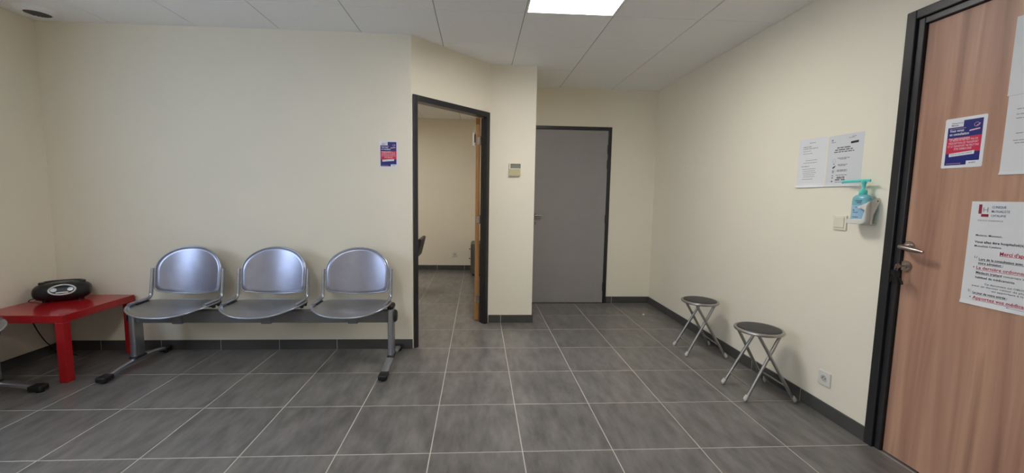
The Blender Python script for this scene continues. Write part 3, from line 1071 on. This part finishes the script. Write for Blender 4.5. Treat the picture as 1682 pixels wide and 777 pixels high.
# ------------------------------------------------------------------ posters (same print, two places)
def make_poster(matrix):
    w, h = 0.148, 0.213
    o = sheet('poster', w, h, matrix, 'print_white', radius=0.006)
    x0, x1, y0, y1 = 0.0125, w - 0.0125, 0.012, h - 0.013
    z = 0.0012
    bm = new_bm()
    quad(bm, ((x0, y0), (x1, y0), (x1, y1), (x0, y1)), z)
    obj('blue_panel', bm, 'print_blue', o)
    bm = new_bm()
    rb, rt = y0 + 0.050, y0 + 0.116
    quad(bm, ((x0, rb), (x1, rb + 0.004), (x1, rt + 0.004), (x0, rt)), z + 0.0003)
    obj('red_panel', bm, 'print_red', o)
    bm = new_bm(); bm2 = new_bm(); bm3 = new_bm()
    quad(bm, ((x0 - 0.001, y1 - 0.026), (x0 + 0.056, y1 - 0.026), (x0 + 0.056, y1 + 0.001), (x0 - 0.001, y1 + 0.001)), z + 0.0003)
    quad(bm2, ((x1 - 0.044, y0 - 0.001), (x1 + 0.001, y0 - 0.001), (x1 + 0.001, y0 + 0.016), (x1 - 0.044, y0 + 0.016)), z + 0.0003)
    quad(bm3, ((x0 + 0.014, y0 + 0.036), (x0 + 0.104, y0 + 0.043), (x0 + 0.104, y0 + 0.058), (x0 + 0.014, y0 + 0.050)), z + 0.0006)
    for b_ in (bm, bm2, bm3):
        obj('white_panel', b_, 'print_white', o)
    print_text(o, [("l'Assurance", x0 + 0.012, y1 - 0.012, 0.010, 'LEFT', 0.0, 0.040), ('Maladie', x0 + 0.012, y1 - 0.021, 0.010, 'LEFT', 0.01, 0.026),
                   ('ameli.fr', x1 - 0.034, y0 + 0.005, 0.009, 'LEFT', 0.02, 0.024)], 'ink_slate', z=z + 0.0008)
    print_text(o, [('Parlez-en avec votre médecin', x0 + 0.019, y0 + 0.042, 0.0085, 'LEFT', 0.0, 0.078)], 'print_blue', z=z + 0.0011, rot=0.08)
    print_text(o, [('Vous venez', x0 + 0.008, y1 - 0.046, 0.0155, 'LEFT', 0.02, 0.052), ('en consultation', x0 + 0.008, y1 - 0.061, 0.0155, 'LEFT', 0.02, 0.070),
                   ('Pour cette consultation', x0 + 0.008, y1 - 0.078, 0.010, 'LEFT', 0.01, 0.074)], 'print_white', z=z + 0.0005)
    xc = (x0 + x1) / 2
    yy = rt - 0.014
    print_text(o, [('LE MÉDECIN NE FAIT PAS DE', xc, yy, 0.0118, 'CENTER', 0.015, 0.100), ('PRESCRIPTION DE TRANSPORT', xc, yy - 0.0125, 0.0118, 'CENTER', 0.015, 0.106),
                   ('ET LE TRANSPORT NE PEUT PAS', xc, yy - 0.025, 0.0118, 'CENTER', 0.015, 0.110), ('ÊTRE REMBOURSÉ', xc, yy - 0.0375, 0.0118, 'CENTER', 0.015, 0.062)], 'print_pink', z=z + 0.0006)
    bm = new_bm()
    quad(bm, ((x1 - 0.044, y1 - 0.049), (x1 - 0.008, y1 - 0.044), (x1 - 0.008, y1 - 0.039), (x1 - 0.044, y1 - 0.044)), z + 0.0004)
    quad(bm, ((x0 + 0.006, y1 - 0.033), (x0 + 0.066, y1 - 0.033), (x0 + 0.066, y1 - 0.0315), (x0 + 0.006, y1 - 0.0315)), z + 0.0004)
    quad(bm, ((x0 + 0.006, y0 + 0.006), (x0 + 0.060, y0 + 0.006), (x0 + 0.060, y0 + 0.0075), (x0 + 0.006, y0 + 0.0075)), z + 0.0004)
    tube(bm, [(x1 - 0.020 + 0.009 * math.cos(a), y1 - 0.024 + 0.008 * math.sin(a), z + 0.0004) for a in [2 * math.pi * i / 20 for i in range(20)]], 0.0007, 4, closed=True)
    quad(bm, ((x1 - 0.021, y1 - 0.030), (x1 - 0.008, y1 - 0.022), (x1 - 0.008, y1 - 0.0195), (x1 - 0.021, y1 - 0.027)), z + 0.0004)
    obj('emblem', bm, 'print_pink', o)
    return o
p1 = make_poster(frame_back(-0.7795, 1.4605, 3.239))
tag(p1, 'small blue and red printed poster on the cream wall beside the open doorway', 'poster', 'consultation posters')
p2 = make_poster(frame_right(1.7135, 1.409, DOORX))
tag(p2, 'small blue and red printed poster stuck on the wooden door', 'poster', 'consultation posters')

# ------------------------------------------------------------------ papers on the right wall
n1 = sheet('notice_sheet', 0.208, 0.300, frame_right(2.514, 1.338, XR), 'paper', curl=0.010, wave=0.001)
tag(n1, 'plain white sheet of faint print on the right wall, left of the pictogram sheet', 'notice')
word_bars(n1, [(0.080, 0.270, 0.045, 0.0035), (0.035, 0.247, 0.060, 0.005), (0.035, 0.236, 0.110, 0.004), (0.035, 0.222, 0.060, 0.003), (0.035, 0.207, 0.075, 0.003), (0.060, 0.165, 0.085, 0.003), (0.045, 0.150, 0.10, 0.003),
               (0.030, 0.128, 0.060, 0.004), (0.040, 0.112, 0.10, 0.003), (0.045, 0.100, 0.09, 0.003), (0.045, 0.088, 0.10, 0.003), (0.050, 0.076, 0.085, 0.003), (0.050, 0.064, 0.09, 0.003), (0.045, 0.050, 0.080, 0.003)], 'ink_grey')
n2 = sheet('notice_sheet', 0.222, 0.290, frame_right(2.298, 1.340, XR), 'sleeve', curl=0.008, wave=0.001)
tag(n2, 'white sheet with black pictograms in a clear sleeve on the right wall', 'notice')
word_bars(n2, [(0.062, 0.215, 0.085, 0.0065), (0.050, 0.203, 0.110, 0.0065), (0.045, 0.192, 0.125, 0.0055), (0.070, 0.158, 0.075, 0.0035), (0.085, 0.152, 0.04, 0.003), (0.075, 0.121, 0.060, 0.0035), (0.080, 0.115, 0.045, 0.003),
               (0.072, 0.090, 0.065, 0.004), (0.072, 0.084, 0.065, 0.003), (0.068, 0.062, 0.07, 0.0035), (0.075, 0.050, 0.05, 0.005), (0.075, 0.044, 0.05, 0.005), (0.065, 0.034, 0.03, 0.007), (0.103, 0.034, 0.025, 0.007), (0.065, 0.023, 0.06, 0.003)], 'ink_mid')
word_bars(n2, [(0.022, 0.259, 0.012, 0.010), (0.022, 0.250, 0.028, 0.004), (0.130, 0.266, 0.04, 0.003), (0.150, 0.272, 0.025, 0.003)], 'ink_grey', name='letterhead')
bm = new_bm()
quad(bm, ((0.146, 0.234), (0.192, 0.236), (0.192, 0.248), (0.146, 0.246)), 0.0014)
obj('black_label', bm, 'ink_black', n2)
def blob(cx, cy, pts, s):
    bm = new_bm()
    quad(bm, [(cx + p[0] * s, cy + p[1] * s) for p in pts], 0.0014)
    obj('pictogram', bm, 'ink_black', n2)
blob(0.052, 0.112, ((-1.2, -1), (0.2, -.8), (1.3, .8), (.2, .4), (-1.1, -.4)), 0.009)
blob(0.050, 0.128, ((-.8, -.3), (.8, -.3), (.8, .3), (-.8, .3)), 0.006)
blob(0.048, 0.086, ((-.4, -1), (.4, -.9), (.5, .9), (0, 1), (-.3, 0)), 0.007)
blob(0.047, 0.062, ((-.8, -.4), (.8, -.4), (.8, .4), (-.8, .4)), 0.005)
blob(0.047, 0.050, ((-.5, -.9), (.5, -.9), (.5, .9), (-.5, .9)), 0.005)
blob(0.045, 0.030, ((-1, -.5), (1, -.5), (.7, .5), (-.7, .5)), 0.006)
for (cx, cy, r_) in ((0.05, 0.146, 0.010), (0.05, 0.086, 0.011)):
    bm = new_bm()
    tube(bm, [(cx + r_ * math.cos(a), cy + r_ * math.sin(a), 0.0012) for a in [2 * math.pi * i / 20 for i in range(20)]], 0.0005, 4, closed=True)
    obj('pictogram_circle', bm, 'ink_grey', n2)

# ------------------------------------------------------------------ papers on the wooden door
lt = sheet('letter_sheet', 0.297, 0.428, frame_right(1.583, 0.838, DOORX), 'paper', curl=0.004)
tag(lt, 'large white letter with red and black lines below the handle side of the wooden door', 'notice')
Lh = 0.428
bm = new_bm()
quad(bm, ((0.026, Lh - 0.050), (0.036, Lh - 0.050), (0.036, Lh - 0.012), (0.026, Lh - 0.012)), 0.0014)
quad(bm, ((0.036, Lh - 0.062), (0.060, Lh - 0.062), (0.060, Lh - 0.051), (0.036, Lh - 0.051)), 0.0014)
obj('logo', bm, 'ink_logo_red', lt)
print_text(lt, [('H', 0.039, Lh - 0.043, 0.028, 'LEFT', 0.0, 0.016)], 'ink_grey', name='logo_letter')
print_text(lt, [('CLINIQUE', 0.068, Lh - 0.027, 0.013, 'LEFT', 0.005, 0.044), ('MUTUALISTE', 0.068, Lh - 0.044, 0.013, 'LEFT', 0.005, 0.056), ('CATALANE', 0.068, Lh - 0.061, 0.013, 'LEFT', 0.005, 0.046)], 'ink_slate', name='letterhead')
print_text(lt, [('SERVICE PHARMACIE', 0.026, Lh - 0.080, 0.008, 'LEFT', 0.0, 0.082)], 'ink_grey', name='letterhead')
print_text(lt, [('Madame, Monsieur,', 0.026, Lh - 0.142, 0.011, 'LEFT', 0.005, 0.085),
                ('Vous allez être hospitalisé(e) à la Clinique', 0.026, Lh - 0.170, 0.0135, 'LEFT', 0.02, 0.225), ('Mutualiste Catalane.', 0.026, Lh - 0.186, 0.011, 'LEFT', 0.005, 0.088),
                ('1/', 0.028, Lh - 0.234, 0.013, 'LEFT', 0.0, 0.010),
                ("Lors de la consultation avec l'anesthésiste avant", 0.046, Lh - 0.240, 0.013, 'LEFT', 0.02, 0.232), ('votre admission :', 0.046, Lh - 0.256, 0.013, 'LEFT', 0.02, 0.080),
                ('Médecin traitant', 0.042, Lh - 0.296, 0.014, 'LEFT', 0.015, 0.084), ('concernant votre traitement', 0.130, Lh - 0.296, 0.012, 'LEFT', 0.005, 0.135),
                ('habituel de médicaments.', 0.042, Lh - 0.315, 0.013, 'LEFT', 0.015, 0.125),
                ('Ce document est OBLIGATOIRE car', 0.075, Lh - 0.338, 0.0105, 'LEFT', 0.0, 0.185), ('pour un dernier retour de pharmacie vous', 0.034, Lh - 0.350, 0.0105, 'LEFT', 0.0, 0.230), ('en apportant à la clinique.', 0.100, Lh - 0.362, 0.0105, 'LEFT', 0.0, 0.145),
                ('2/', 0.022, Lh - 0.374, 0.013, 'LEFT', 0.0, 0.010),
                ('Le jour de votre entrée :', 0.040, Lh - 0.380, 0.013, 'LEFT', 0.02, 0.110),
                ('Pharmacien gérant', 0.150, Lh - 0.416, 0.009, 'LEFT', 0.01, 0.085)], 'ink_black')
print_text(lt, [("Merci d'apporter :", 0.110, Lh - 0.212, 0.020, 'LEFT', 0.025, 0.125), ('• La dernière ordonnance de votre', 0.030, Lh - 0.277, 0.018, 'LEFT', 0.012, 0.245),
                ('• Apportez vos médicaments', 0.030, Lh - 0.402, 0.018, 'LEFT', 0.02, 0.215)], 'ink_red', name='red_text')
for (x, y, w) in ((0.110, Lh - 0.2155, 0.125), (0.042, Lh - 0.281, 0.232), (0.042, Lh - 0.406, 0.20)):
    bm = new_bm()
    quad(bm, ((x, y), (x + w, y), (x + w, y + 0.0014), (x, y + 0.0014)), 0.0012)
    obj('red_underline', bm, 'ink_red', lt)
for (x, y, w) in ((0.046, Lh - 0.243, 0.232), (0.046, Lh - 0.259, 0.078), (0.042, Lh - 0.299, 0.082), (0.040, Lh - 0.383, 0.108), (0.010, Lh - 0.4205, 0.09)):
    bm = new_bm()
    quad(bm, ((x, y), (x + w, y), (x + w, y + 0.001), (x, y + 0.001)), 0.0012)
    obj('underline', bm, 'ink_black', lt)

pt = sheet('notice_sheet', 0.21, 0.297, frame_right(1.512, 1.676, DOORX), 'paper')
tag(pt, 'upper white sheet at the right edge of the wooden door', 'notice')
word_bars(pt, [(0.045, 0.16, 0.11, 0.004), (0.04, 0.135, 0.12, 0.004), (0.04, 0.125, 0.12, 0.004), (0.04, 0.115, 0.10, 0.004), (0.05, 0.22, 0.11, 0.006)], 'ink_grey')
pb = sheet('notice_sheet', 0.21, 0.303, frame_right(1.507, 1.372, DOORX), 'paper', curl=0.004)
tag(pb, 'lower white sheet hanging under another at the right edge of the wooden door', 'notice')
word_bars(pb, [(0.03, 0.247, 0.14, 0.003), (0.03, 0.227, 0.13, 0.003), (0.03, 0.212, 0.14, 0.003), (0.035, 0.155, 0.12, 0.003), (0.03, 0.128, 0.14, 0.003), (0.035, 0.118, 0.11, 0.003)], 'ink_grey')

# ------------------------------------------------------------------ hand gel and holder
hm = frame_right(2.012, 1.140, XR)
hg = empty('bottle_holder', matrix=hm)
tag(hg, 'white plastic wall holder cradling the hand gel bottle', 'holder')
HW, HD = 0.056, 0.080           # half width, depth from the wall
bm = new_bm()
foot = []
for i in range(25):
    a = math.pi + math.pi * i / 24
    foot.append((HW * math.copysign(abs(math.cos(a)) ** 0.6, math.cos(a)), 0.045 + (HD - 0.045) * abs(math.sin(a)) ** 0.6))
foot += [(HW, 0.012), (-HW, 0.012)]
prism(bm, foot, 0.0, 0.004)
for v in bm.verts:          # footprint plane -> local x, z ; height -> local y
    v.co = Vector((v.co.x, v.co.z, v.co.y))
obj('tray', bm, 'white_plastic', hg)
# curved front lip, with the swept beak on the right
def holder_depth(x):
    k = max(0.0, 1 - abs(x / HW) ** 3.3)
    return 0.045 + (HD - 0.045) * k ** 0.3
bm = new_bm()
cols = []
N = 36
for i in range(N + 1):
    x = -HW + 2 * HW * i / N
    t = x / HW
    lo = 0.0
    hi = 0.026 + 0.002 * t
    if t > 0.72:
        hi = 0.028 + (0.110 - 0.028) * min(1.0, (t - 0.72) / 0.18) ** 1.3 if t < 0.90 else 0.110 + 0.012 * (t - 0.90) / 0.10
    cols.append([bm.verts.new((x, lo + (hi - lo) * j / 6, holder_depth(x))) for j in range(7)])
for a, b in zip(cols[:-1], cols[1:]):
    for j in range(6):
        bm.faces.new((a[j], b[j], b[j + 1], a[j + 1]))
lip = obj('front_lip', bm, 'white_plastic', hg, smooth=True, angle=50)
md = lip.modifiers.new('thickness', 'SOLIDIFY'); md.thickness = 0.003; md.offset = 0
# beak reaching left above the cut-out
bm = new_bm()
beak = [(HW * 0.93, 0.111), (HW * 0.6, 0.099), (HW * 0.25, 0.089), (HW * 0.35, 0.082), (HW * 0.65, 0.081), (HW * 0.93, 0.068)]
fr = [bm.verts.new((x, y, holder_depth(x) + 0.0015)) for x, y in beak]
bkk = [bm.verts.new((x, y, holder_depth(x) - 0.0015)) for x, y in beak]
bm.faces.new(fr); bm.faces.new(bkk[::-1])
for i in range(len(beak)):
    bm.faces.new((fr[i], bkk[i], bkk[(i + 1) % len(beak)], fr[(i + 1) % len(beak)]))
obj('beak', bm, 'white_plastic', hg)
# side cheek sloping back to the wall plate
bm = new_bm()
prof = [(0.0, 0.046), (0.122, 0.046), (0.134, 0.024), (0.136, 0.008), (0.128, 0.002), (0.105, 0.010), (0.050, 0.032), (0.0, 0.037)]       # (y, z)
a_ = [bm.verts.new((HW - 0.0015, y, z)) for y, z in prof]; b_ = [bm.verts.new((HW + 0.0015, y, z)) for y, z in prof]
bm.faces.new(a_); bm.faces.new(b_[::-1])
for i in range(len(prof)):
    bm.faces.new((a_[i], b_[i], b_[(i + 1) % len(prof)], a_[(i + 1) % len(prof)]))
obj('side_cheek', bm, 'white_plastic', hg)
wp = obj('wall_plate', bbox(-0.030, HW + 0.001, 0.02, 0.125, 0.0005, 0.004, bevel=0.0015), 'white_plastic', hg)
bm = new_bm()
lathe(bm, [(0, 0), (0.0035, 0), (0.0035, 0.0015), (0, 0.002)], 12, 'x', (HW + 0.0012, 0.120, 0.016))
obj('screw_hole', bm, 'dark_hole', wp)

bt = empty('gel_bottle', matrix=frame_right(2.012, 1.1460, XR - 0.042))
tag(bt, 'pale turquoise hand gel pump bottle in the white wall holder', 'bottle')
bm = new_bm()
prof = [(0, 0), (0.90, 0.0), (0.98, 0.004), (1.0, 0.012), (1.0, 0.116), (0.97, 0.127), (0.88, 0.136), (0.70, 0.143), (0.40, 0.147), (0.34, 0.149), (0, 0.149)]
lathe(bm, prof, 40)
for v in bm.verts:
    v.co = Vector((v.co.x * 0.0490, v.co.z, -v.co.y * 0.0300))
obj('body', bm, 'gel_teal', bt, smooth=True, angle=50)
bm = new_bm()
lathe(bm, [(0, 0.147), (0.0175, 0.147), (0.0185, 0.150), (0.0175, 0.168), (0.011, 0.174), (0.0080, 0.177), (0.0085, 0.198), (0.012, 0.208), (0.0125, 0.218), (0.011, 0.222), (0, 0.222)], 28)
for v in bm.verts:
    v.co = Vector((v.co.x, v.co.z, -v.co.y))
cp = obj('pump_cap', bm, 'cap_teal', bt, smooth=True, angle=50)
bm = new_bm()
tube(bm, smooth_path([(0.034, 0.219, 0), (0.0, 0.220, 0), (-0.05, 0.2185, 0), (-0.118, 0.216, 0), (-0.128, 0.212, 0)], 5), 0, 10, flat=(0.0042, 0.0075))
obj('lever_nozzle', bm, 'cap_teal', cp, smooth=True, angle=50)
bm = new_bm()
def lab_pt(x, y):
    return (x, y, 0.0300 * math.sqrt(max(0, 1 - (x / 0.0490) ** 2)) + 0.0006)
g = [[bm.verts.new(lab_pt(-0.034 + 0.068 * i / 12, 0.022 + 0.070 * j / 4)) for i in range(13)] for j in range(5)]
for j in range(4):
    for i in range(12):
        bm.faces.new((g[j][i], g[j][i + 1], g[j + 1][i + 1], g[j + 1][i]))
lbl = obj('label', bm, 'label_blue', bt, smooth=True)
bm = new_bm()
for (x, y, w, h) in ((-0.010, 0.112, 0.036, 0.005), (0.0, 0.102, 0.022, 0.006), (-0.004, 0.080, 0.026, 0.003), (-0.020, 0.062, 0.012, 0.006), (-0.018, 0.052, 0.030, 0.004), (-0.02, 0.028, 0.034, 0.004)):
    n = 5
    lo = [bm.verts.new(Vector(lab_pt(x + w * i / n, y)) + Vector((0, 0, 0.0006))) for i in range(n + 1)]
    hi = [bm.verts.new(Vector(lab_pt(x + w * i / n, y + h)) + Vector((0, 0, 0.0006))) for i in range(n + 1)]
    for i in range(n):
        bm.faces.new((lo[i], lo[i + 1], hi[i + 1], hi[i]))
obj('label_print', bm, 'ink_slate', lbl)

# ------------------------------------------------------------------ switch, sockets, thermostat
sw = empty('light_switch', matrix=frame_right(2.169, 1.136, XR))
tag(sw, 'square cream light switch below the notices on the right wall', 'switch')
obj('cover_plate', bbox(-0.041, 0.041, -0.041, 0.041, 0.0, 0.009, bevel=0.003), 'cream_plastic', sw)
obj('rocker', bbox(-0.031, 0.031, -0.028, 0.034, 0.009, 0.014, bevel=0.0025), 'cream_plastic', sw)

def make_socket(name, matrix):
    root = empty(name, matrix=matrix)
    bm = new_bm()
    box(bm, -0.041, 0.041, -0.041, 0.041, 0.0, 0.009, bevel=0.003)
    obj('cover_plate', bm, 'white_plastic', root)
    bm = new_bm()
    lathe(bm, [(0.0195, 0.0085), (0.0205, 0.011), (0.0235, 0.011), (0.0255, 0.0085)], 32, loop=True)
    obj('collar', bm, 'white_plastic', root, smooth=True, angle=40)
    bm = new_bm()
    lathe(bm, [(0, 0.0088), (0.0195, 0.0088), (0.0195, 0.0094), (0, 0.0094)], 32)
    well = obj('well', bm, 'socket_shade', root)
    for dx in (-0.0095, 0.0095):
        bm = new_bm()
        lathe(bm, [(0, 0.0092), (0.003, 0.0092), (0.003, 0.0098), (0, 0.0098)], 12, origin=(dx, 0, 0))
        obj('contact_hole', bm, 'gap_black', well)
    bm = new_bm()
    lathe(bm, [(0, 0.009), (0.0024, 0.009), (0.0024, 0.018), (0, 0.019)], 12, origin=(0, 0.010, 0))
    obj('earth_pin', bm, 'nickel', well)
    return root
k1 = make_socket('wall_socket', frame_right(2.176, 0.219, XR))
tag(k1, 'white wall socket low on the right wall near the wooden door', 'socket', 'wall sockets')
k2 = make_socket('wall_socket', frame_back(-0.386, 0.262, YIN))
tag(k2, 'white wall socket on the far wall seen through the open doorway', 'socket', 'wall sockets')

th = empty('thermostat', matrix=frame_back(0.343, 1.506, 3.905))
tag(th, 'small cream thermostat with a grey display on the pillar', 'thermostat')
obj('case', bbox(-0.056, 0.056, -0.062, 0.062, 0.0, 0.024, bevel=0.004), 'cream_plastic', th)
obj('flap', bbox(-0.054, 0.054, -0.056, 0.006, 0.024, 0.028, bevel=0.002), 'dark_cream_plastic', th)
dsp = obj('display', bbox(-0.036, 0.050, 0.012, 0.050, 0.0235, 0.0248), 'lcd', th)
bm = new_bm()
box(bm, -0.040, 0.054, 0.048, 0.053, 0.024, 0.0275); box(bm, -0.040, -0.036, 0.010, 0.050, 0.024, 0.0275); box(bm, 0.050, 0.054, 0.010, 0.050, 0.024, 0.0275)
obj('display_bezel', bm, 'dark_hole', dsp)

# ------------------------------------------------------------------ things beyond the open doorway
cb = empty('drawer_cabinet', (0.115, 6.440, 0))
tag(cb, 'low grey drawer cabinet half hidden behind the open wooden door', 'cabinet')
obj('body', bbox(-0.215, 0.235, -0.24, 0.24, 0.03, 0.500, bevel=0.004), 'cabinet_grey', cb)
obj('plinth', bbox(-0.20, 0.22, -0.22, 0.22, 0.0, 0.03), 'black_plastic', cb)
for i in range(3):
    dr = obj('drawer', bbox(-0.228, -0.216, -0.23, 0.23, 0.045 + i * 0.150, 0.186 + i * 0.150, bevel=0.003), 'cabinet_grey', cb)
    bm = new_bm()
    lathe(bm, [(0, 0), (0.008, 0), (0.006, 0.010), (0.012, 0.018), (0.012, 0.024), (0, 0.026)], 16, 'z')
    for v in bm.verts:
        v.co = Vector((-0.228 - v.co.z, -0.16 + v.co.x, 0.115 + i * 0.150 + v.co.y))
    obj('knob', bm, 'nickel', dr, smooth=True, angle=40)

ch = empty('visitor_chair', (-1.02, 5.02, 0), math.radians(90))
tag(ch, 'black chair peeking past the left side of the open doorway', 'chair')
obj('seat', bbox(-0.22, 0.22, -0.22, 0.20, 0.42, 0.47, bevel=0.015), 'black_plastic', ch)
bm = new_bm()
box(bm, -0.21, 0.21, -0.020, 0.020, 0, 0.24, bevel=0.012)
br = obj('backrest', bm, 'black_plastic', ch)
br.location = (0, -0.272, 0.492); br.rotation_euler = (math.radians(14), 0, 0)
for sx in (-1, 1):
    for (y, top) in ((-0.20, 0.62), (0.18, 0.43)):
        bm = new_bm()
        tube(bm, [(sx * 0.20, y - 0.02 if y < 0 else y + 0.02, 0.0), (sx * 0.20, y, 0.43)] + ([(sx * 0.20, y - 0.05, top)] if top > 0.5 else []), 0.011, 10)
        obj('leg', bm, 'black_plastic', ch, smooth=True, angle=50)

# ------------------------------------------------------------------ crumb of paper on the floor
bm = new_bm()
bmesh.ops.create_icosphere(bm, subdivisions=2, radius=0.011)
rng = random.Random(3)
for v in bm.verts:
    v.co *= rng.uniform(0.75, 1.15)
    v.co.z = max(v.co.z * 0.8, -0.0075)
cr = obj('paper_crumb', bm, 'crumb')
cr.location = (1.783, 4.146, 0.0076)
tag(cr, 'tiny white scrap lying on the tiles near the grey door', 'scrap')
